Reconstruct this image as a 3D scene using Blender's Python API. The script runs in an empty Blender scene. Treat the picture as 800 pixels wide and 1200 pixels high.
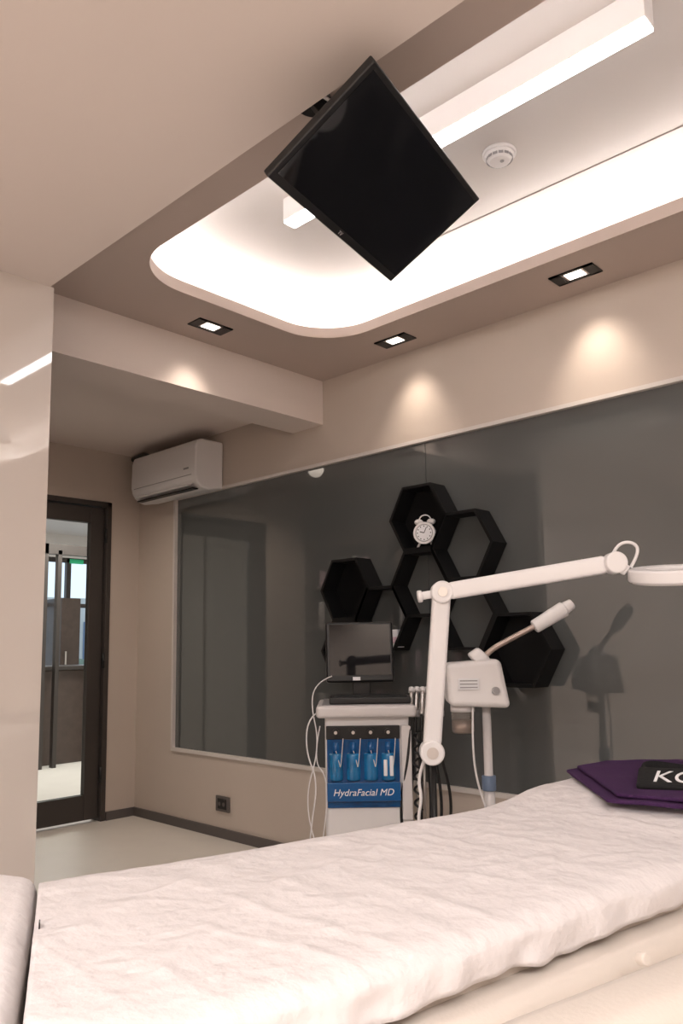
import bpy, bmesh, math, random
from math import *
from mathutils import Vector, Matrix, noise
random.seed(3)
SC=bpy.context.scene; COL=SC.collection
SC.view_settings.view_transform='Standard'
# ---------------------------------------------------------------- materials
def mat(name,col,rough=.5,metal=0,spec=.5,coat=0,emis=None,estr=0,trans=0,bump=0,bscale=20,var=0,vscale=4,alpha=1,ior=1.45):
    m=bpy.data.materials.new(name);m.use_nodes=True;nt=m.node_tree;b=nt.nodes["Principled BSDF"]
    b.inputs["Base Color"].default_value=(*col,1);b.inputs["Roughness"].default_value=rough;b.inputs["Metallic"].default_value=metal
    b.inputs["Specular IOR Level"].default_value=spec;b.inputs["Coat Weight"].default_value=coat;b.inputs["Coat Roughness"].default_value=.03
    b.inputs["Transmission Weight"].default_value=trans;b.inputs["IOR"].default_value=ior;b.inputs["Alpha"].default_value=alpha
    if emis: b.inputs["Emission Color"].default_value=(*emis,1);b.inputs["Emission Strength"].default_value=estr
    tc=nt.nodes.new("ShaderNodeTexCoord")
    if var:
        n=nt.nodes.new("ShaderNodeTexNoise");n.inputs["Scale"].default_value=vscale;n.inputs["Detail"].default_value=4
        r=nt.nodes.new("ShaderNodeMixRGB");r.inputs[1].default_value=(*[c*(1-var) for c in col],1);r.inputs[2].default_value=(*[min(1,c*(1+var)) for c in col],1)
        nt.links.new(tc.outputs["Object"],n.inputs["Vector"]);nt.links.new(n.outputs["Fac"],r.inputs[0]);nt.links.new(r.outputs[0],b.inputs["Base Color"])
    if bump:
        n=nt.nodes.new("ShaderNodeTexNoise");n.inputs["Scale"].default_value=bscale;n.inputs["Detail"].default_value=5
        bp=nt.nodes.new("ShaderNodeBump");bp.inputs["Strength"].default_value=bump;bp.inputs["Distance"].default_value=.01
        nt.links.new(tc.outputs["Object"],n.inputs["Vector"]);nt.links.new(n.outputs["Fac"],bp.inputs["Height"]);nt.links.new(bp.outputs[0],b.inputs["Normal"])
    return m
M_wall=mat("beige_wall_paint",(.60,.52,.457),.55,var=.03)
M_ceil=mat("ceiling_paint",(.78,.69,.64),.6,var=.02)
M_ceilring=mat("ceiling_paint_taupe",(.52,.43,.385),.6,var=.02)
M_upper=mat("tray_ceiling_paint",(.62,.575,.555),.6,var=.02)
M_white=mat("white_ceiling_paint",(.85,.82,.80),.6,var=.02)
M_floor=mat("floor_vinyl",(.80,.755,.70),.35,var=.05,vscale=6)
M_gloss=mat("glossy_lacquer_panel",(.68,.62,.575),.035,spec=.8,coat=1)
M_glassgrey=mat("grey_backpainted_glass",(.105,.112,.113),.02,spec=1,coat=.9)
M_trim=mat("white_trim",(.72,.67,.64),.4)
M_base=mat("grey_skirting",(.12,.105,.10),.5)
M_seam=mat("ceiling_seam_line",(.36,.31,.29),.6)  # darker tone of the thin seam line in the tray ceiling
M_doorf=mat("dark_door_frame",(.055,.046,.042),.4)
M_cabw=mat("walnut_cabinet",(.13,.085,.065),.45,var=.2,vscale=6)
M_hallside=mat("taupe_reflection_wall",(.30,.26,.23),.5,var=.2,vscale=2)
M_glass=mat("clear_glass",(.95,1,.98),.0,trans=1,ior=1.01,spec=.6)
M_led=mat("led_diffuser",(1,1,1),.5,emis=(1,.98,.98),estr=13)
M_cove=mat("cove_led_tape",(1,1,1),.5,emis=(1,.95,.905),estr=21)
M_lens=mat("downlight_lens",(1,1,1),.3,emis=(1,.9,.78),estr=4)
M_black=mat("black_plastic",(.012,.012,.013),.35)
M_blackm=mat("black_matt_wood",(.004,.004,.0045),.6,spec=.3)
M_screen=mat("black_glass_screen",(.004,.004,.006),.04,spec=.6)
M_wp=mat("white_plastic",(.80,.78,.785),.3,var=.01)
M_wp2=mat("off_white_plastic",(.68,.65,.65),.35)
M_grey=mat("grey_plastic",(.35,.34,.35),.4)
M_steel=mat("brushed_steel",(.65,.62,.6),.3,metal=1)
M_blue=mat("blue_panel",(.004,.07,.22),.10,coat=.6,var=.6,vscale=14)
M_bluel=mat("blue_label_strip",(.008,.10,.30),.2,coat=.4)
M_bottle=mat("blue_bottle",(.012,.17,.40),.15,coat=.6,var=.5,vscale=25)
M_sheet=mat("white_sheet",(.79,.75,.755),.85,bump=.7,bscale=26,var=.015)
M_cream=mat("cream_leather",(.74,.67,.61),.4,bump=.08,bscale=150)
M_towel=mat("purple_terry",(.062,.018,.088),.95,bump=.8,bscale=260,var=.15,vscale=60)
M_blackcloth=mat("black_fabric",(.012,.012,.013),.9,bump=.3,bscale=200)
M_txt=mat("white_print",(.85,.85,.88),.6)
M_wood=mat("dark_wood",(.09,.065,.055),.4,var=.3,vscale=12)
M_pink=mat("pink_carton",(.7,.5,.58),.5)
M_green=mat("foliage",(.13,.17,.13),.8,var=.5,vscale=5)
M_exit=mat("exit_sign",(.0,.12,.05),.5,emis=(.02,.45,.2),estr=.3)
M_jar=mat("clear_jar",(.85,.8,.75),.05,trans=.9,ior=1.3)
M_bluegrey=mat("blue_grey_rubber",(.16,.22,.33),.5)
M_tanmetal=mat("tan_tube",(.45,.36,.32),.35,metal=.6)
M_ground=mat("outside_paving",(.5,.5,.5),.9)
M_facade=mat("pale_facade_across_street",(.55,.55,.53),.8,var=.1,vscale=2)
# ---------------------------------------------------------------- helpers
def link(o,parent=None):
    COL.objects.link(o)
    if parent: o.parent=parent
    return o
def empty(name,loc=(0,0,0),rz=0):
    e=bpy.data.objects.new(name,None);e.location=loc;e.rotation_euler=(0,0,rz);e.empty_display_size=.1;COL.objects.link(e);return e
def fin(o,m,bevel=0,seg=3,smooth=False):
    if m: o.data.materials.append(m)
    if bevel:
        md=o.modifiers.new("b","BEVEL");md.width=bevel;md.segments=seg;md.limit_method='ANGLE'
        smooth=True
    if smooth:
        for p in o.data.polygons:p.use_smooth=True
        if bevel:
            w=o.modifiers.new("w","WEIGHTED_NORMAL")
    return o
def meshobj(name,vs,fs,m,parent=None,bevel=0,smooth=False,seg=3):
    me=bpy.data.meshes.new(name);me.from_pydata([tuple(v) for v in vs],[],fs);me.update()
    bm=bmesh.new();bm.from_mesh(me);bmesh.ops.recalc_face_normals(bm,faces=bm.faces);bm.to_mesh(me);bm.free()
    o=bpy.data.objects.new(name,me);link(o,parent);return fin(o,m,bevel,seg,smooth)
def boxes(name,lst,m,parent=None,bevel=0,seg=3):
    vs=[];fs=[]
    for (x0,x1,y0,y1,z0,z1) in lst:
        b=len(vs);vs+=[(x0,y0,z0),(x1,y0,z0),(x1,y1,z0),(x0,y1,z0),(x0,y0,z1),(x1,y0,z1),(x1,y1,z1),(x0,y1,z1)]
        fs+=[[b+i for i in f] for f in ((3,2,1,0),(4,5,6,7),(0,1,5,4),(1,2,6,5),(2,3,7,6),(3,0,4,7))]
    return meshobj(name,vs,fs,m,parent,bevel,seg=seg)
def box(name,x0,x1,y0,y1,z0,z1,m,parent=None,bevel=0,seg=3): return boxes(name,[(x0,x1,y0,y1,z0,z1)],m,parent,bevel,seg)
def cyl(name,p0,p1,r,m,parent=None,r2=None,n=32,bevel=0):
    p0=Vector(p0);p1=Vector(p1);d=p1-p0;L=d.length
    me=bpy.data.meshes.new(name);bm=bmesh.new()
    bmesh.ops.create_cone(bm,cap_ends=True,segments=n,radius1=r,radius2=r if r2 is None else r2,depth=L)
    q=d.to_track_quat('Z','Y').to_matrix().to_4x4();q.translation=(p0+p1)/2
    bm.transform(q);bm.to_mesh(me);bm.free()
    o=bpy.data.objects.new(name,me);link(o,parent)
    fin(o,m,0)
    for p in me.polygons:p.use_smooth=len(p.vertices)==4
    if bevel:
        md=o.modifiers.new("b","BEVEL");md.width=bevel;md.segments=3;md.limit_method='ANGLE'
    return o
def sphere(name,c,r,m,parent=None,sc=(1,1,1)):
    me=bpy.data.meshes.new(name);bm=bmesh.new();bmesh.ops.create_uvsphere(bm,u_segments=28,v_segments=16,radius=r)
    bm.transform(Matrix.Translation(c)@Matrix.Diagonal((*sc,1)));bm.to_mesh(me);bm.free()
    o=bpy.data.objects.new(name,me);link(o,parent);return fin(o,m,0,smooth=True)
def tube(name,pts,r,m,parent=None,cyc=False,res=8):
    c=bpy.data.curves.new(name,"CURVE");c.dimensions='3D';c.bevel_depth=r;c.bevel_resolution=3;c.resolution_u=res;c.use_fill_caps=True
    s=c.splines.new("NURBS");s.points.add(len(pts)-1)
    for i,p in enumerate(pts): s.points[i].co=(*p,1)
    s.use_endpoint_u=not cyc;s.use_cyclic_u=cyc;s.order_u=3
    o=bpy.data.objects.new(name,c)
    COL.objects.link(o);dg=bpy.context.evaluated_depsgraph_get();me=bpy.data.meshes.new_from_object(o.evaluated_get(dg))
    bpy.data.objects.remove(o);o=bpy.data.objects.new(name,me);link(o,parent);me.materials.clear();me.materials.append(m)
    for p in me.polygons:p.use_smooth=True
    return o
def obar(name,p0,p1,w,h,m,parent=None,bevel=.01,up=(0,0,1)):
    p0=Vector(p0);p1=Vector(p1);d=(p1-p0);L=d.length;z=d.normalized();u=Vector(up)
    x=u.cross(z).normalized();y=z.cross(x)
    R=Matrix((x,y,z)).transposed()
    vs=[p0+R@Vector((sx*w/2,sy*h/2,t)) for t in (0,L) for sx,sy in((-1,-1),(1,-1),(1,1),(-1,1))]
    return meshobj(name,vs,[(3,2,1,0),(4,5,6,7),(0,1,5,4),(1,2,6,5),(2,3,7,6),(3,0,4,7)],m,parent,bevel)
def text(name,s,size,m,parent,M,ex=.0008,sp=1):
    t=bpy.data.curves.new(name,"FONT");t.body=s;t.size=size;t.extrude=ex;t.align_x='CENTER';t.align_y='CENTER';t.shear=.25 if sp else 0
    o=bpy.data.objects.new(name,t);COL.objects.link(o);dg=bpy.context.evaluated_depsgraph_get();me=bpy.data.meshes.new_from_object(o.evaluated_get(dg))
    bpy.data.objects.remove(o);me.transform(M);me.materials.clear();me.materials.append(m);o=bpy.data.objects.new(name,me);return link(o,parent)
def rloop(x0,x1,y0,y1,r,n=14):
    P=[]
    for cx,cy,a in((x1-r,y1-r,0),(x0+r,y1-r,90),(x0+r,y0+r,180),(x1-r,y0+r,270)):
        for i in range(n+1):
            t=radians(a+90*i/n);P.append((cx+r*cos(t),cy+r*sin(t)))
    return P
def slab(name,loops,z0,z1,m,parent=None):
    c=bpy.data.curves.new(name,"CURVE");c.dimensions='2D';c.fill_mode='BOTH';c.extrude=(z1-z0)/2
    for L in loops:
        s=c.splines.new("POLY");s.points.add(len(L)-1);s.use_cyclic_u=True
        for i,p in enumerate(L): s.points[i].co=(p[0],p[1],0,1)
    o=bpy.data.objects.new(name,c);COL.objects.link(o);dg=bpy.context.evaluated_depsgraph_get();me=bpy.data.meshes.new_from_object(o.evaluated_get(dg))
    bpy.data.objects.remove(o);me.transform(Matrix.Translation((0,0,(z0+z1)/2)));me.materials.clear();me.materials.append(m)
    o=bpy.data.objects.new(name,me);return link(o,parent)
def rect(x0,x1,y0,y1): return [(x0,y0),(x1,y0),(x1,y1),(x0,y1)]
# ---------------------------------------------------------------- room shell
XD=-4.841; XR=1.6; YB=-1.7
box("floor",-9.6,XR+.1,YB-.1,6.2,-.1,0,M_floor)
GX0,GX1,GZ0,GZ1=-4.39,.9,.48,2.123
boxes("wall_back",[(XD,XR,3.0,3.12,GZ1,2.9),(XD,XR,3.0,3.12,0,GZ0),(XD,GX0,3.0,3.12,GZ0,GZ1),(GX1,XR,3.0,3.12,GZ0,GZ1)],M_wall)
box("wall_glass_panel",GX0,-2.285,3.012,3.03,GZ0,GZ1,M_glassgrey)
box("wall_glass_panel.001",-2.282,GX1,3.012,3.03,GZ0,GZ1,M_glassgrey)
boxes("trim_1",[(GX0-.012,GX1,2.988,3.02,GZ1-.004,GZ1+.014),(GX0-.012,GX0+.006,2.988,3.02,GZ0,GZ1),(GX0-.012,GX1,2.988,3.02,GZ0-.014,GZ0+.006)],M_trim)
box("baseboard_back",XD,XR,2.985,3.0,0,.055,M_base)
DY0,DY1,DZ=1.84,2.776,2.135
boxes("wall_left",[(XD-.12,XD,1.2,DY0,0,2.9),(XD-.12,XD,DY1,3.12,0,2.9),(XD-.12,XD,DY0,DY1,DZ,2.9)],M_wall)
box("baseboard_left",XD,XD+.015,DY1+.005,2.985,0,.055,M_base)
box("wall_right",XR,XR+.1,YB,3.12,0,2.9,M_wall)
box("wall_front",-2.63,XR,YB-.1,YB,0,2.9,M_wall)
box("wall_cabinet_panel",XD,-2.63,YB,1.255,0,2.45,M_gloss)
# ceilings
OP=(-2.60,1.0,1.515,2.65)
ceil=empty("ceiling")
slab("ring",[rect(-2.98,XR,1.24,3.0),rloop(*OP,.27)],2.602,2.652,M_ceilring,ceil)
o2=(OP[0]-.09,OP[1]+.09,OP[2]-.09,OP[3]+.09)
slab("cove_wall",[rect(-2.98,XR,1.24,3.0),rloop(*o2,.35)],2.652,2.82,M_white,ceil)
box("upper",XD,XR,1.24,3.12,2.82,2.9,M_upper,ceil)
box("soffit",XD,XR,YB,1.24,2.45,2.9,M_ceil,ceil)
box("alcove",XD,-3.227,1.24,3.0,2.49,2.82,M_ceil,ceil)
box("beam",-3.227,-2.98,1.24,3.0,2.352,2.82,M_ceil,ceil)
box("seam",-1.9,1.0,2.515,2.519,2.817,2.822,M_seam,ceil)
def off(d): return (OP[0]-d,OP[1]+d,OP[2]-d,OP[3]+d)
slab("cove_light_strip",[rloop(*off(.084),.35),rloop(*off(.052),.32)],2.654,2.659,M_cove)
# linear ceiling light
ll=empty("linear_ceiling_light")
box("housing",-2.06,-.675,1.872,1.932,2.732,2.82,M_wp2,ll,.002)
box("diffuser",-2.058,-.677,1.874,1.930,2.722,2.732,M_led,ll,.002)
# smoke detector
sd=empty("smoke_detector",(-1.32,2.21,2.82))
cyl("base",(0,0,-.012),(0,0,0),.058,M_wp,sd,bevel=.003)
cyl("body",(0,0,-.036),(0,0,-.012),.036,M_wp,sd,r2=.052,bevel=.003)
for i in range(14):
    a=i*2*pi/14;box("vent_%d"%i,-.001,.001,-.008,.008,-.030,-.018,M_grey,sd).matrix_local=Matrix.Translation((.0445*cos(a),.0445*sin(a),0))@Matrix.Rotation(a,4,'Z')
cyl("led",(0.01,0,-.038),(0.01,0,-.035),.007,M_grey,sd)
# downlights
def downlight(loc,along_y,aim,pw,size=76):
    e=empty("recessed_downlight",loc,pi/2 if along_y else 0)
    W,D=.094,.048
    boxes("frame",[(-W,W,-D,-D+.012,-.005,.0),(-W,W,D-.012,D,-.005,.0),(-W,-W+.045,-D,D,-.005,.0),(W-.045,W,-D,D,-.005,0)],M_black,e)
    box("reflector",-.049,.049,-.036,.036,-.002,-.0005,M_steel,e)
    box("lens",-.036,.036,-.026,.026,-.004,-.002,M_lens,e)
    l=bpy.data.lights.new("spot","SPOT");l.energy=pw;l.color=(1,.85,.71);l.spot_size=radians(size);l.spot_blend=1;l.shadow_soft_size=.06
    lo=bpy.data.objects.new("spot_lamp",l);COL.objects.link(lo);p=Vector(loc)+Vector((0,0,-.02))
    lo.location=p;lo.rotation_euler=(Vector(aim)-p).to_track_quat('-Z','Y').to_euler()
downlight((-2.80,2.09,2.602),True,(-3.0,2.09,2.12),11)
downlight((-2.31,2.83,2.602),False,(-2.31,3.04,2.10),11)
downlight((-1.36,2.82,2.602),False,(-1.36,3.04,2.10),13)
downlight((-4.18,1.90,2.49),False,(-4.1,2.1,0),60,150)  # extra lamp added out of view to brighten the alcove floor
# unseen area fill lights in frames, added under the soffit behind the viewpoint
def fill_panel(x,y,pw,h=.45):
    e=empty("ceiling_fill_panel",(x,y,2.45));g=h-.02
    boxes("frame",[(-h,h,-h,-g,-.012,0),(-h,h,g,h,-.012,0),(-h,-g,-g,g,-.012,0),(g,h,-g,g,-.012,0)],M_wp,e)
    l=bpy.data.lights.new("fill_light","AREA");l.shape='RECTANGLE';l.size=2*g;l.size_y=2*g;l.energy=pw;l.color=(1,.945,.915)
    o=bpy.data.objects.new("fill_area_light",l);o.location=(0,0,-.008);COL.objects.link(o);o.parent=e
fill_panel(-.5,-1.1,44);fill_panel(.7,-.9,38);fill_panel(1.1,.4,26)
# ---------------------------------------------------------------- display cabinet in the alcove, facing the glass wall
dc=empty("display_cabinet")
boxes("carcass",[(-4.8,-2.67,1.257,1.263,.0,2.3),(-4.8,-4.77,1.263,1.42,.0,2.3),(-3.13,-3.1,1.263,1.42,.0,2.3),(-3.95,-3.92,1.263,1.42,.0,2.3),(-4.8,-3.1,1.263,1.42,2.27,2.3),(-4.8,-3.1,1.263,1.42,.0,.12)]+[(-4.77,-3.13,1.263,1.40,z,z+.02) for z in(.55,.9,1.25,1.6,1.95)],M_cabw,dc)  # unseen cabinet; dark back spans the full face, added to darken glass reflections
k=0
for z in(.57,.92,1.27,1.62):
    for i in range(12):
        x=-4.68+i*.125+random.uniform(-.02,.02)
        if random.random()<.8: cyl("bottle_%d"%k,(x,1.34,z),(x,1.34,z+random.uniform(.12,.24)),random.uniform(.025,.04),random.choice((M_wp,M_wp,M_pink,M_tanmetal)),dc,n=16,bevel=.005);k+=1
# ---------------------------------------------------------------- door + hall
dr=empty("door_1")
boxes("jamb",[(XD-.12,XD+.01,DY1-.035,DY1,0,DZ),(XD-.12,XD+.01,DY0,DY0+.035,0,DZ),(XD-.12,XD+.01,DY0,DY1,DZ-.035,DZ)],M_doorf,dr,.003)
a0,a1,z0,z1=DY0+.04,DY1-.04,.02,DZ-.04
boxes("leaf_frame",[(XD-.07,XD-.02,a0,a0+.10,z0,z1),(XD-.07,XD-.02,a1-.10,a1,z0,z1),(XD-.07,XD-.02,a0+.1,a1-.1,z1-.11,z1),(XD-.07,XD-.02,a0+.1,a1-.1,z0,z0+.16)],M_doorf,dr,.004)
box("glass",XD-.048,XD-.042,a0+.1,a1-.1,z0+.16,z1-.11,M_glass,dr)
for i,z in enumerate((.25,1.0,1.85)): cyl("hinge_%d"%i,(XD+.0,a1+.005,z),(XD+.0,a1+.005,z+.10),.011,M_black,dr)
boxes("wall_hall",[(-9.6,-9.5,1,3.2,0,2.9),(-9.6,-9.5,6.0,6.2,0,2.9),(-9.6,-9.5,3.2,6.0,0,.5),(-9.6,-9.5,3.2,6.0,2.3,2.9),(-9.6,XD-.12,6.1,6.2,0,2.9),(XD-.22,XD-.12,3.12,6.2,0,2.9)],M_white)
boxes("wall_hall_side",[(-9.6,XD-.12,1.0,1.1,0,2.9)]+[(x,x+.05,1.1,1.13,0,2.6) for x in(-8.5,-7.6,-6.7,-5.8)],M_hallside)  # unseen side wall, made dark with added battens to darken the glass reflection
box("ceiling_hall",-9.6,XD-.12,1.0,6.2,2.6,2.7,M_white)
boxes("window_1",[(-9.56,-9.5,3.2,6.0,.5,.56),(-9.56,-9.5,3.2,6.0,2.24,2.3),(-9.56,-9.5,3.2,6.0,1.66,1.71)]+[(-9.56,-9.5,y,y+.06,.5,2.3) for y in(3.2,4.1,4.83,5.94)],M_doorf)
boxes("door_2",[(-7.36,-7.3,3.46,3.52,0,2.16),(-7.36,-7.3,3.62,3.66,0,2.1),(-7.36,-7.3,4.04,4.1,0,2.16),(-7.36,-7.3,3.46,4.7,2.06,2.16),(-7.36,-7.3,4.62,4.7,0,2.16)],M_doorf)
box("exit_sign",-7.38,-7.36,3.78,3.92,1.985,2.03,M_exit)
rc=empty("reception_counter")
box("body",-8.0,-7.5,3.0,4.9,.0,.92,M_wood,rc,.01);box("top",-8.05,-7.45,2.95,4.95,.92,.96,M_doorf,rc,.005)
cy_=empty("hall_cupboard");box("body",-9.45,-9.05,4.55,4.80,0,1.75,M_wood,cy_,.01);box("handle",-9.05,-9.03,4.6,4.62,.9,1.1,M_steel,cy_)
fb=empty("building_across_street")
box("facade",-22,-21.5,2,16,-.1,2.6,M_facade,fb);boxes("facade_windows",[(-21.5,-21.45,y,y+.7,.6,1.9) for y in(5,6.3,7.6,8.9,10.2,11.5,12.8)],M_bluegrey,fb)
hd=empty("hedge")
for i in range(30): sphere("bush_%d"%i,(-17.0+random.uniform(-.5,.5),4.0+i*.27,random.uniform(.05,.35)),random.uniform(.35,.55),M_green,hd,(1,1,1.25))
box("ground_outside",-30,-9.6,-2,20,-.2,-.1,M_ground)
# ---------------------------------------------------------------- air conditioner
ac=empty("air_conditioner")
prof=[(2.995,2.12),(2.995,2.42),(2.83,2.42),(2.795,2.405),(2.782,2.36),(2.780,2.20),(2.79,2.155),(2.83,2.115),(2.88,2.10)]
x0,x1=-4.60,-3.87;n=len(prof)
meshobj("shell",[(x0,)+p for p in prof]+[(x1,)+p for p in prof],[list(range(n)),list(range(2*n-1,n-1,-1))]+[(i,(i+1)%n,n+(i+1)%n,n+i) for i in range(n)],M_wp,ac,.012)
obar("louver",(x0+.05,2.80,2.140),(x1-.05,2.80,2.140),.055,.006,M_wp2,ac,.002,up=(0,-.6,.8))
box("slot",x0+.04,x1-.04,2.7785,2.781,2.188,2.192,M_grey,ac)
box("slot_2",x0+.05,x1-.05,2.80,2.84,2.105,2.112,M_black,ac)
box("display",x1-.12,x1-.07,2.777,2.781,2.23,2.24,M_grey,ac)
tube("pipe",[(-4.55,2.9,2.42),(-4.6,2.9,2.455),(-4.7,2.92,2.47),(-4.84,2.94,2.47)],.018,M_black,ac)
# outlet
ol=empty("power_outlet",(-3.857,3.0,.197))
box("plate",-.065,.065,-.012,0,-.045,.045,M_base,ol,.004);box("insert",-.04,.04,-.016,-.011,-.03,.03,M_black,ol,.003)
for s in(-1,1): cyl("socket_%d"%s,(s*.02,-.018,0),(s*.02,-.012,0),.012,M_base,ol)
# ---------------------------------------------------------------- tv
tv=empty("ceiling_tv")
L=Vector((-1.230,1.068,2.174));T=Vector((-.960,1.134,2.340));Rr=Vector((-1.094,1.722,2.338));B=Vector((-1.362,1.656,2.174))
C=(L+T+Rr+B)/4;ex=((B-L)+(Rr-T)).normalized();ey=((T-L)+(Rr-B));ey=(ey-ex*ey.dot(ex)).normalized();ez=ex.cross(ey)
hw,hh=(B-L).length/2,(T-L).length/2
MT=Matrix((ex,ey,ez)).transposed().to_4x4();MT.translation=C
tv.matrix_world=MT
fl=1 if ez.z<0 else -1
box("bezel",-hw,hw,-hh,hh,min(0,-fl*.022),max(0,-fl*.022),M_black,tv,.004)
box("screen",-hw+.014,hw-.014,-hh+.022,hh-.014,*sorted((0,fl*.0015)),M_screen,tv)
box("back_bulge",-hw+.09,hw-.09,-hh+.05,hh-.05,*sorted((-fl*.022,-fl*.045)),M_black,tv,.008)
text("logo","TV",.014,M_grey,tv,Matrix.Translation((0,-hh+.011,fl*.001))@(Matrix.Identity(4) if fl>0 else Matrix.Rotation(pi,4,'Y')),sp=0)
bk=C-ez*fl*.045
mt=Vector((-1.385,1.375,2.602))
cyl("mount_plate",tv.matrix_world.inverted()@bk,tv.matrix_world.inverted()@(bk-ez*fl*.02),.05,M_black,tv)
k1=bk-ez*fl*.05
iv=MT.inverted()
obar("arm_1",iv@bk,iv@(k1+(mt-k1)*.25),.035,.02,M_black,tv,.003);obar("arm_2",iv@(k1+(mt-k1)*.2),iv@mt,.03,.03,M_black,tv,.003)
cyl("ceiling_plate",iv@(mt-Vector((0,0,.012))),iv@mt,.05,M_black,tv)
w0=iv@(mt+Vector((.03,-.02,0)));w1=iv@(k1+Vector((.03,0,.02)));tube("cable",[w0,(w0+w1)/2+Vector((.03,.03,0)),w1],.005,M_wp,tv)
# ---------------------------------------------------------------- hexagon shelves
RX,RZ=.17,.156
def hexs(cx,cz,back):
    e=empty("hexagon_shelf",(cx,2.885,cz))
    def ring(rx,rz): return [(rx,0),(rx/2,rz),(-rx/2,rz),(-rx,0),(-rx/2,-rz),(rx/2,-rz)]
    o=ring(RX,RZ);i=ring(RX-.015,RZ-.013);D=.113
    vs=[(p[0],y,p[1]) for y in(0,D) for q in(o,i) for p in q]
    fs=[]
    for k in range(6):
        j=(k+1)%6
        fs+=[(k,j,6+j,6+k),(12+k,12+j,18+j,18+k),(k,j,12+j,12+k),(6+k,6+j,18+j,18+k)]
    meshobj("frame",vs,fs,M_blackm,e)
    if back: meshobj("back_panel",[(p[0],y,p[1]) for y in(D-.008,D) for p in i],[(0,1,2,3,4,5),(6,7,8,9,10,11)]+[(k,(k+1)%6,6+(k+1)%6,6+k) for k in range(6)],M_blackm,e)
for cx,cz,b in((-2.25,1.727,1),(-2.005,1.571,0),(-2.25,1.415,0),(-2.73,1.415,1),(-2.49,1.259,0),(-2.005,1.259,0),(-1.75,1.103,1),(-2.73,1.103,0)): hexs(cx,cz,b)
# alarm clock
ck=empty("alarm_clock",(-2.235,2.93,1.586),radians(25))
cyl("body",(0,-.02,.066),(0,.025,.066),.05,M_wp,ck,bevel=.004)
cyl("rim",(0,-.026,.066),(0,-.018,.066),.053,M_wp,ck,bevel=.002)
cyl("face",(0,-.0275,.066),(0,-.0262,.066),.042,M_grey,ck)
cyl("dial",(0,-.0278,.066),(0,-.0270,.066),.038,M_txt,ck)
for h in range(12):
    a=h*pi/6;cyl("tick_%d"%h,(.032*sin(a),-.0288,.066+.032*cos(a)),(.032*sin(a),-.0275,.066+.032*cos(a)),.0028,M_black,ck,n=8)
obar("hand_hour",(0,-.029,.066),(-.02,-.029,.072),.004,.001,M_black,ck,0,up=(0,1,0));obar("hand_minute",(0,-.029,.066),(.012,-.029,.092),.003,.001,M_black,ck,0,up=(0,1,0))
for s in(-1,1):
    sphere("bell_%d"%s,(s*.03,0,.122),.021,M_wp,ck,(1,1,.7));cyl("leg_%d"%s,(s*.022,0,.03),(s*.038,0,0),.006,M_wp,ck)
tube("handle",[(-.03,0,.125),(-.025,0,.155),(.025,0,.155),(.03,0,.125)],.003,M_wp,ck)
pk=empty("cosmetic_boxes",(-2.425,2.93,1.118))
box("box_1",-.055,-.015,-.03,.02,0,.085,M_pink,pk,.002);box("box_2",-.01,.03,-.03,.02,0,.085,M_txt,pk,.002);box("label",-.0105,.0305,-.031,-.03,.02,.05,M_pink,pk)
# ---------------------------------------------------------------- facial machine cart
ct=empty("facial_machine_cart",(-2.21,2.47,0),radians(43.5))
box("base",-.19,.19,-.02,.36,.06,.10,M_grey,ct,.01)
for i,(x,y) in enumerate(((-.15,.02),(.15,.02),(-.15,.32),(.15,.32))): cyl("caster_%d"%i,(x-.012,y,.03),(x+.012,y,.03),.03,M_black,ct)
box("body",-.18,.18,.0,.34,.10,.86,M_wp,ct,.015)
box("blue_front",-.172,.128,-.012,.0,.47,.775,M_blue,ct,.004)
box("side_column",.135,.178,-.02,.0,.42,.80,M_wp2,ct,.006)
for i in range(4):
    x=-.135+i*.072
    cyl("bottle_%d"%i,(x,-.004,.58),(x,-.004,.69),.030,M_bottle,ct,bevel=.008);cyl("cap_%d"%i,(x,-.004,.69),(x,-.004,.735),.014,M_bluel,ct)
    tube("bottle_tube_%d"%i,[(x,-.02,.70),(x+.012,-.035,.66),(x+.02,-.03,.62),(x+.03,-.02,.75)],.0018,M_wp2,ct)
    cyl("knob_%d"%i,(x,-.012,.775),(x,-.034,.775),.014,M_black,ct);cyl("knob_cap_%d"%i,(x,-.034,.775),(x,-.036,.775),.007,M_steel,ct)
box("manifold",-.175,.13,-.014,.002,.745,.80,M_black,ct,.003)
RXm=Matrix.Rotation(pi/2,4,'X')
text("lettering","HydraFacial MD",.038,M_txt,ct,Matrix.Translation((-.025,-.038,.535))@RXm)
box("label_panel",-.172,.128,-.036,-.012,.50,.575,M_bluel,ct,.003)
box("vial_1",.06,.075,-.04,-.03,.60,.665,M_txt,ct,.003);box("vial_2",.085,.1,-.04,-.03,.60,.68,M_txt,ct,.003)
box("tray",-.215,.20,-.05,.36,.835,.885,M_wp2,ct,.015)
box("tray_recess",-.19,.175,-.03,.34,.884,.888,M_grey,ct)
box("keyboard",-.16,.18,-.03,.13,.889,.918,M_black,ct,.006)
for r in range(4): box("key_row_%d"%r,-.145,.165,-.02+r*.032,.002+r*.032,.918,.922,M_black,ct,.002)
box("monitor_foot",-.12,.08,.13,.27,.888,.91,M_black,ct,.008);obar("monitor_neck",(-.02,.2,.90),(-.02,.2,1.05),.08,.03,M_black,ct,.005,up=(0,1,0))
mn=empty("monitor_head",(-.025,.16,1.105));mn.parent=ct;mn.rotation_euler=(radians(-6),0,radians(6))
box("shell",-.15,.15,0,.035,-.135,.13,M_black,mn,.01);box("screen",-.135,.135,-.002,.001,-.105,.118,M_screen,mn)
box("sticker",-.035,-.002,-.003,-.001,-.127,-.112,M_txt,mn)
box("holder",.17,.32,.0,.10,.83,.86,M_grey,ct,.006)
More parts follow.
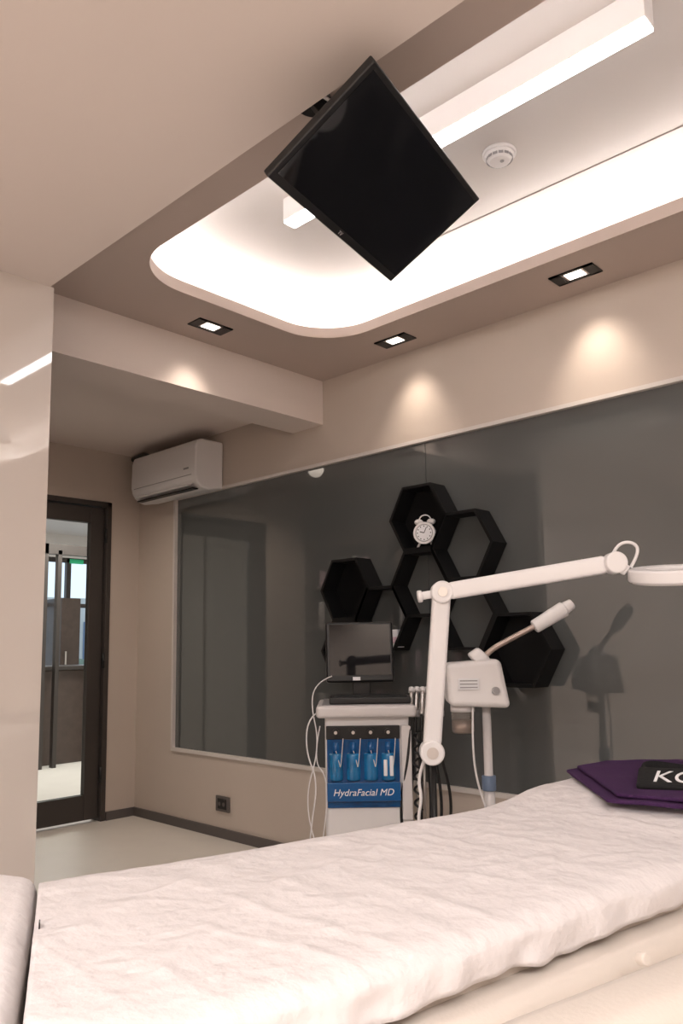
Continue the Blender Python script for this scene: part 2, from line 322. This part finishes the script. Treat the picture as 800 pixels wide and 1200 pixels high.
for i in range(6):
    x=.175+i*.024;y=.01+.02*(i%2)
    cyl("handpiece_%d"%i,(x,y-.02,.84),(x+.012,y+.03,.93),.012,M_steel,ct,r2=.009,bevel=.003);cyl("handpiece_tip_%d"%i,(x+.012,y+.03,.93),(x+.015,y+.04,.948),.013,M_wp,ct)
    tube("hose_%d"%i,[(x,y-.02,.845),(x-.005,y-.03,.7),(x+.02*(i-2.5),y-.02,.5),(x+.012*(i-3),y,.30),(x-.04,y+.03,.22)],.0065,M_black,ct)
for i in range(2): cyl("rod_%d"%i,(.205+i*.03,.06,.10),(.205+i*.03,.06,.84),.006,M_steel,ct)
boxes("rod_foot",[(.17,.25,.04,.08,.07,.10)],M_grey,ct)
tube("hose_coil",[(.20+.018*cos(t*1.3),-.02+.018*sin(t*1.3),.78-t*.011) for t in range(34)],.005,M_black,ct)
tube("cable_1",[(-.2,.0,.86),(-.25,-.02,.84),(-.26,-.02,.7),(-.21,-.02,.58),(-.24,-.02,.4),(-.26,0,.2),(-.2,0,.1)],.003,M_wp,ct)
tube("cable_2",[(-.15,.1,1.0),(-.21,.05,.98),(-.24,.0,.9),(-.20,-.02,.72),(-.27,-.02,.5),(-.20,0,.25),(-.19,0,.12)],.0025,M_wp,ct)
tube("cable_3",[(-.2,.0,.80),(-.23,-.02,.66),(-.17,-.025,.60),(-.18,-.025,.4),(-.22,0,.2)],.0025,M_wp,ct)
# ---------------------------------------------------------------- facial steamer
st=empty("facial_steamer",(-1.695,2.51,.99),radians(41))
vs=[(-.112,-.09,-.085),(.115,-.09,-.095),(.115,.09,-.095),(-.112,.09,-.085),(-.118,-.075,.07),(.085,-.075,.085),(.085,.08,.085),(-.118,.08,.07)]
meshobj("housing",vs,[(3,2,1,0),(4,5,6,7),(0,1,5,4),(1,2,6,5),(2,3,7,6),(3,0,4,7)],M_wp,st,.022,seg=5)
cyl("cap",(.0,0,.07),(.035,0,.105),.045,M_wp,st,r2=.035,bevel=.01)
box("label",-.075,.0,-.0925,-.086,-.025,.015,M_txt,st)
for i in range(3): box("label_line_%d"%i,-.07,-.006,-.0945,-.0925,-.019+i*.012,-.015+i*.012,M_grey,st)
cyl("dial",(.06,-.097,-.03),(.06,-.085,-.03),.014,M_grey,st)
tube("arm",[(.035,0,.09),(.055,0,.115),(.12,0,.15),(.25,0,.215)],.011,M_tanmetal,st)
cyl("nozzle",(.225,0,.20),(.345,0,.27),.026,M_wp,st,r2=.030,bevel=.008)
cyl("nozzle_tip",(.345,0,.27),(.375,0,.288),.024,M_wp,st,r2=.020,bevel=.005)
cyl("jar",(-.055,-.01,-.19),(-.055,-.01,-.09),.042,M_jar,st,bevel=.01);cyl("jar_collar",(-.055,-.01,-.11),(-.055,-.01,-.085),.045,M_wp2,st)
cyl("jar_water",(-.055,-.01,-.185),(-.055,-.01,-.14),.037,M_tanmetal,st)
cyl("pole",(.035,0,-.95),(.035,0,-.08),.016,M_wp2,st);cyl("pole_clamp",(.035,0,-.40),(.035,0,-.345),.026,M_bluegrey,st,bevel=.004);cyl("pole_outer",(.035,0,-.95),(.035,0,-.40),.021,M_wp2,st)
for i in range(5):
    a=i*2*pi/5;obar("foot_%d"%i,(.035,0,-.94),(.035+.2*cos(a),.2*sin(a),-.955),.03,.02,M_wp2,st,.004);cyl("wheel_%d"%i,(.035+.2*cos(a)-.008,.2*sin(a),-.968),(.035+.2*cos(a)+.008,.2*sin(a),-.968),.022,M_black,st)
tube("power_cord",[(-.02,-.05,-.08),(-.03,-.07,-.2),(-.02,-.06,-.35),(.03,-.04,-.5),(.06,-.03,-.7),(.1,.0,-.96)],.004,M_wp,st)
# ---------------------------------------------------------------- magnifier lamp
ml=empty("magnifying_lamp")
J=Vector((-1.437,1.885,.818));E=Vector((-1.374,1.872,1.284));A=Vector((-.93,2.07,1.348))
side=Vector((.72,.69,0))
dirv=(E-J).normalized()
obar("lower_arm",J+dirv*.02,E-dirv*.01,.036,.054,M_wp,ml,.012,up=(.72,.69,0))
fr=Vector((.67,-.74,0))
cyl("lower_joint",J-fr*.028,J+fr*.034,.036,M_wp,ml,bevel=.006);cyl("lower_joint_cap",J+fr*.034,J+fr*.038,.017,M_steel,ml)
cyl("elbow_joint",E-fr*.025,E+fr*.030,.033,M_wp,ml,bevel=.006);cyl("elbow_knob",E-side*.06+Vector((0,0,-.01)),E-side*.03+Vector((0,0,-.005)),.012,M_wp,ml,bevel=.003)
cyl("elbow_knob_grip",E-side*.072+Vector((0,0,-.012)),E-side*.058+Vector((0,0,-.01)),.018,M_wp,ml,bevel=.004)
cyl("elbow_cap",E+fr*.030,E+fr*.034,.014,M_steel,ml)
d2=(A-E).normalized()
obar("upper_arm",E+d2*.02,A-d2*.02,.034,.050,M_wp,ml,.012)
cyl("wrist_joint",A-fr*.024,A+fr*.026,.030,M_wp,ml,bevel=.005)
Hc=Vector((-.80,2.14,1.312))
hdv=(Hc-A);hdv.z=0;hdv.normalize()
yoke=Hc-hdv*.115+Vector((0,0,.012))
obar("yoke",A+Vector((0,0,-.0)),yoke,.02,.03,M_wp,ml,.006)
tube("cord_loop",[A+Vector((-.005,0,.02)),A+Vector((.01,0,.052)),A+Vector((.045,.02,.058)),A+Vector((.062,.03,.03)),yoke+Vector((.01,0,.01))],.0045,M_wp,ml)
lh=empty("lamp_head",Hc);lh.parent=ml;lh.rotation_euler=(radians(9),radians(-3),radians(43))
def annulus(name,r0,r1,z0,z1,m,par,bev=0,n=56):
    vs=[];fs=[]
    for k in range(n):
        a=2*pi*k/n
        for r,z in((r0,z0),(r1,z0),(r1,z1),(r0,z1)): vs.append((r*cos(a),r*sin(a),z))
    for k in range(n):
        j=(k+1)%n
        for q in range(4): fs.append((4*k+q,4*k+(q+1)%4,4*j+(q+1)%4,4*j+q))
    return meshobj(name,vs,fs,m,par,bev)
annulus("shade",.066,.115,-.018,.018,M_wp,lh,.007);annulus("tube_cover",.07,.105,-.022,-.016,M_wp2,lh,.003);cyl("lens",(0,0,-.004),(0,0,.006),.068,M_glass,lh,n=56)
cyl("stand_pole",(-1.445,1.90,.07),(-1.445,1.90,.80),.009,M_black,ml)
for i in range(5):
    a=i*2*pi/5+.3;c=Vector((-1.445,1.90,0));v=Vector((cos(a),sin(a),0))
    obar("foot_%d"%i,c+Vector((0,0,.07)),c+v*.22+Vector((0,0,.055)),.04,.025,M_wp2,ml,.006);cyl("wheel_%d"%i,c+v*.21+Vector((-.01,0,.025)),c+v*.21+Vector((.01,0,.025)),.025,M_black,ml)
tube("curly_cord",[J+Vector((-.03,0,-.03)),J+Vector((-.055,-.0,-.08)),J+Vector((-.04,0,-.14)),J+Vector((-.06,0,-.2)),J+Vector((-.05,0,-.35))],.005,M_wp,ml)
# ---------------------------------------------------------------- treatment bed
bed=empty("treatment_bed")
farp=[(-1.464,.708),(-1.331,1.196),(-1.178,1.897),(-1.15,2.29),(-1.13,2.62)]
nearp=[(-.86,.40),(-.735,.927),(-.665,1.368),(-.57,1.9),(-.51,2.29),(-.47,2.62)]
def resamp(P,n):
    P=[Vector((p[0],p[1],0)) for p in P];d=[0]
    for i in range(1,len(P)): d.append(d[-1]+(P[i]-P[i-1]).length)
    out=[]
    for k in range(n):
        t=d[-1]*k/(n-1);i=1
        while i<len(P)-1 and d[i]<t:i+=1
        out.append(P[i-1].lerp(P[i],(t-d[i-1])/(d[i]-d[i-1])))
    return out
NS,NT=280,140
Fp=resamp(farp,NS);Np=resamp(nearp,NS)
def ztop(p):
    y=p.y;r=max(0,min(1,(y-1.75)/.3));return .70+.03*r*r*(3-2*r)
def ridge(x): return (1-abs(noise.noise(x)))**5
def sheet_grid():
    vs=[];
    for i in range(NS):
        a,b=Fp[i],Np[i];s=i/(NS-1)
        row=[]
        u=(b-a).normalized()
        for k,(o,dz) in enumerate(((-.022,-.16),(-.02,-.11),(-.018,-.06),(-.014,-.025),(-.006,-.006))):
            p=a+u*o;row.append(Vector((p.x,p.y,ztop(p)+dz)))
        for j in range(NT):
            t=j/(NT-1);p=a.lerp(b,t)
            w=noise.noise(Vector((p.x*7,p.y*2.0,0)))*.004+ridge(Vector((p.x*5+p.y*1.5,p.y*1.3,2)))*.0045+ridge(Vector((p.x*2+5,p.y*9,4)))*.0038+noise.noise(Vector((p.x*30,p.y*12,9)))*.0010+ridge(Vector((p.x*16,p.y*11,7)))*.0022
            e=min(1,t/.06,(1-t)/.1);w*=.3+.7*max(0,e)
            row.append(Vector((p.x,p.y,ztop(p)+w-.006*max(0,1-(1-t)/.05)**2)))
        hem=.062+.010*noise.noise(Vector((s*9,1,1)))+.006*noise.noise(Vector((s*30,4,1)))
        for k in range(10):
            f=(k+1)/10;ang=min(1,f*2.2)*pi/2
            o=.018*sin(ang)+.013*f*noise.noise(Vector((s*32,7,f*1.5)));p=b+u*o
            row.append(Vector((p.x,p.y,ztop(p)-.006-hem*f*(.55+.45*f))))
        vs.append(row)
    return vs
g=sheet_grid();W=len(g[0])
VS=[v for r in g for v in r];FS=[(i*W+j,(i+1)*W+j,(i+1)*W+j+1,i*W+j+1) for i in range(NS-1) for j in range(W-1)]
sh=meshobj("sheet",VS,FS,M_sheet,bed,smooth=True);sm=sh.modifiers.new("s","SOLIDIFY");sm.thickness=.003;sm.offset=-1
def prism(name,loop,z0,z1,m,par,bevel):
    n=len(loop);return meshobj(name,[(p[0],p[1],z0) for p in loop]+[(p[0],p[1],z1) for p in loop],[list(range(n-1,-1,-1)),list(range(n,2*n))]+[(i,(i+1)%n,n+(i+1)%n,n+i) for i in range(n)],m,par,bevel)
def shiftx(P,d): return [(p[0]+d,p[1]) for p in P]
prism("mattress",shiftx(farp,.008)+shiftx(nearp,-.008)[::-1],.56,.690,M_cream,bed,.02)
prism("side_pad",shiftx(farp,.05)+shiftx(nearp,.065)[::-1],.46,.615,M_cream,bed,.03)
prism("frame",shiftx(farp,.08)+shiftx(nearp,.0)[::-1],.42,.47,M_cream,bed,.01)
boxes("pedestal",[(-1.15,-.80,.95,1.9,.06,.43)],M_cream,bed,.03);boxes("pedestal_base",[(-1.22,-.70,.8,2.1,.0,.07)],M_wp2,bed,.02)
prism("foot_section",[(-1.475,.712),(-1.56,.675),(-1.66,.60),(-1.2,.12),(-.92,.14),(-.872,.392)],.56,.716,M_sheet,bed,.03)
box("sheet_tag",-.008,.008,-.001,.001,-.012,.0,M_black,bed).matrix_local=Matrix.Translation((-1.235,.60,.712))@Matrix.Rotation(radians(-27),4,'Z')
# armrest
obar("armrest",(-.595,.52,.640),(-.405,1.36,.640),.125,.085,M_cream,bed,.040)
obar("armrest_bracket",(-.70,1.05,.56),(-.50,1.05,.60),.04,.03,M_cream,bed,.004)
cyl("bracket_knob",(-.575,1.285,.628),(-.558,1.279,.632),.010,M_cream,bed,bevel=.003)
# towel
def cloth(name,loop,z,th,m,par,amp=.003):
    bm=bmesh.new();vs=[bm.verts.new((p[0],p[1],0)) for p in loop];bm.faces.new(vs)
    bmesh.ops.triangulate(bm,faces=bm.faces);bmesh.ops.subdivide_edges(bm,edges=bm.edges,cuts=18,use_grid_fill=True)
    for v in bm.verts:
        v.co.z=z+amp*noise.noise(Vector((v.co.x*11,v.co.y*8,z*50)))
    me=bpy.data.meshes.new(name);bm.to_mesh(me);bm.free();o=bpy.data.objects.new(name,me);link(o,par);fin(o,m,0,smooth=True)
    s=o.modifiers.new("s","SOLIDIFY");s.thickness=th;s.offset=1;b=o.modifiers.new("b","BEVEL");b.width=th*.35;b.segments=2;return o
tw=empty("purple_towel")
cloth("lower_fold",[(-1.185,2.22),(-.90,1.88),(-.58,1.95),(-.53,2.45),(-.98,2.60),(-1.17,2.42)],.741,.009,M_towel,tw)
cloth("upper_fold",[(-1.165,2.25),(-.885,1.905),(-.57,1.975),(-.54,2.43),(-.98,2.57),(-1.15,2.41)],.752,.009,M_towel,tw)
hb=empty("black_headband",(-.79,2.20,.763),radians(24))
n=48;vs=[];fs=[]
for k in range(n):
    a=2*pi*k/n;rx,ry=.14,.065;x,y=rx*cos(a),ry*sin(a);h=.036+.006*sin(3*a)
    for (o_,z) in((1.0,0.002),(1.06,h*.5),(1.0,h),(.95,h),(.97,h*.5),(.93,.002)): vs.append((x*o_,y*o_,z))
for k in range(n):
    j=(k+1)%n
    for q in range(6): fs.append((6*k+q,6*k+(q+1)%6,6*j+(q+1)%6,6*j+q))
meshobj("band",vs,fs,M_blackcloth,hb,smooth=True)
Tb=Matrix.Translation((-.01,-.115,.016))@Matrix.Rotation(radians(22),4,'X')
meshobj("folded_band",[Tb@Vector((x,y,z)) for z in(-.008,.008) for x,y in((-.15,-.040),(.13,-.045),(.14,.05),(-.14,.05))],[(3,2,1,0),(4,5,6,7),(0,1,5,4),(1,2,6,5),(2,3,7,6),(3,0,4,7)],M_blackcloth,hb,.007)
text("lettering","KORA",.075,M_txt,hb,Tb@Matrix.Translation((-.01,-.002,.0095)),sp=1)
# ---------------------------------------------------------------- lights, world, camera
def area(name,loc,sx,sy,pw,col,rot=(0,0,0)):
    l=bpy.data.lights.new(name,"AREA");l.shape='RECTANGLE';l.size=sx;l.size_y=sy;l.energy=pw;l.color=col
    o=bpy.data.objects.new(name,l);o.location=loc;o.rotation_euler=rot;COL.objects.link(o);return o
area("hall_ceiling_lamp",(-7.0,3.6,2.58),1.2,1.2,80,(1,.95,.9))
w=bpy.data.worlds.new("World");SC.world=w;w.use_nodes=True;w.node_tree.nodes["Background"].inputs[0].default_value=(.72,.84,1,1);w.node_tree.nodes["Background"].inputs[1].default_value=1.3
cd=bpy.data.cameras.new("camera");cd.sensor_fit='AUTO';cd.sensor_width=36;cd.lens=913.4*36/1200;cd.shift_y=40.2/1200;cd.clip_start=.05
co=bpy.data.objects.new("camera",cd);COL.objects.link(co)
Fv=Vector((-.68352,.71918,.12482));Rv=Vector((.72362,.69021,-.01424));Uv=Rv.cross(Fv)
mw=Matrix((Rv,Uv,-Fv)).transposed().to_4x4();mw.translation=(0,0,1.136);co.matrix_world=mw
SC.camera=co
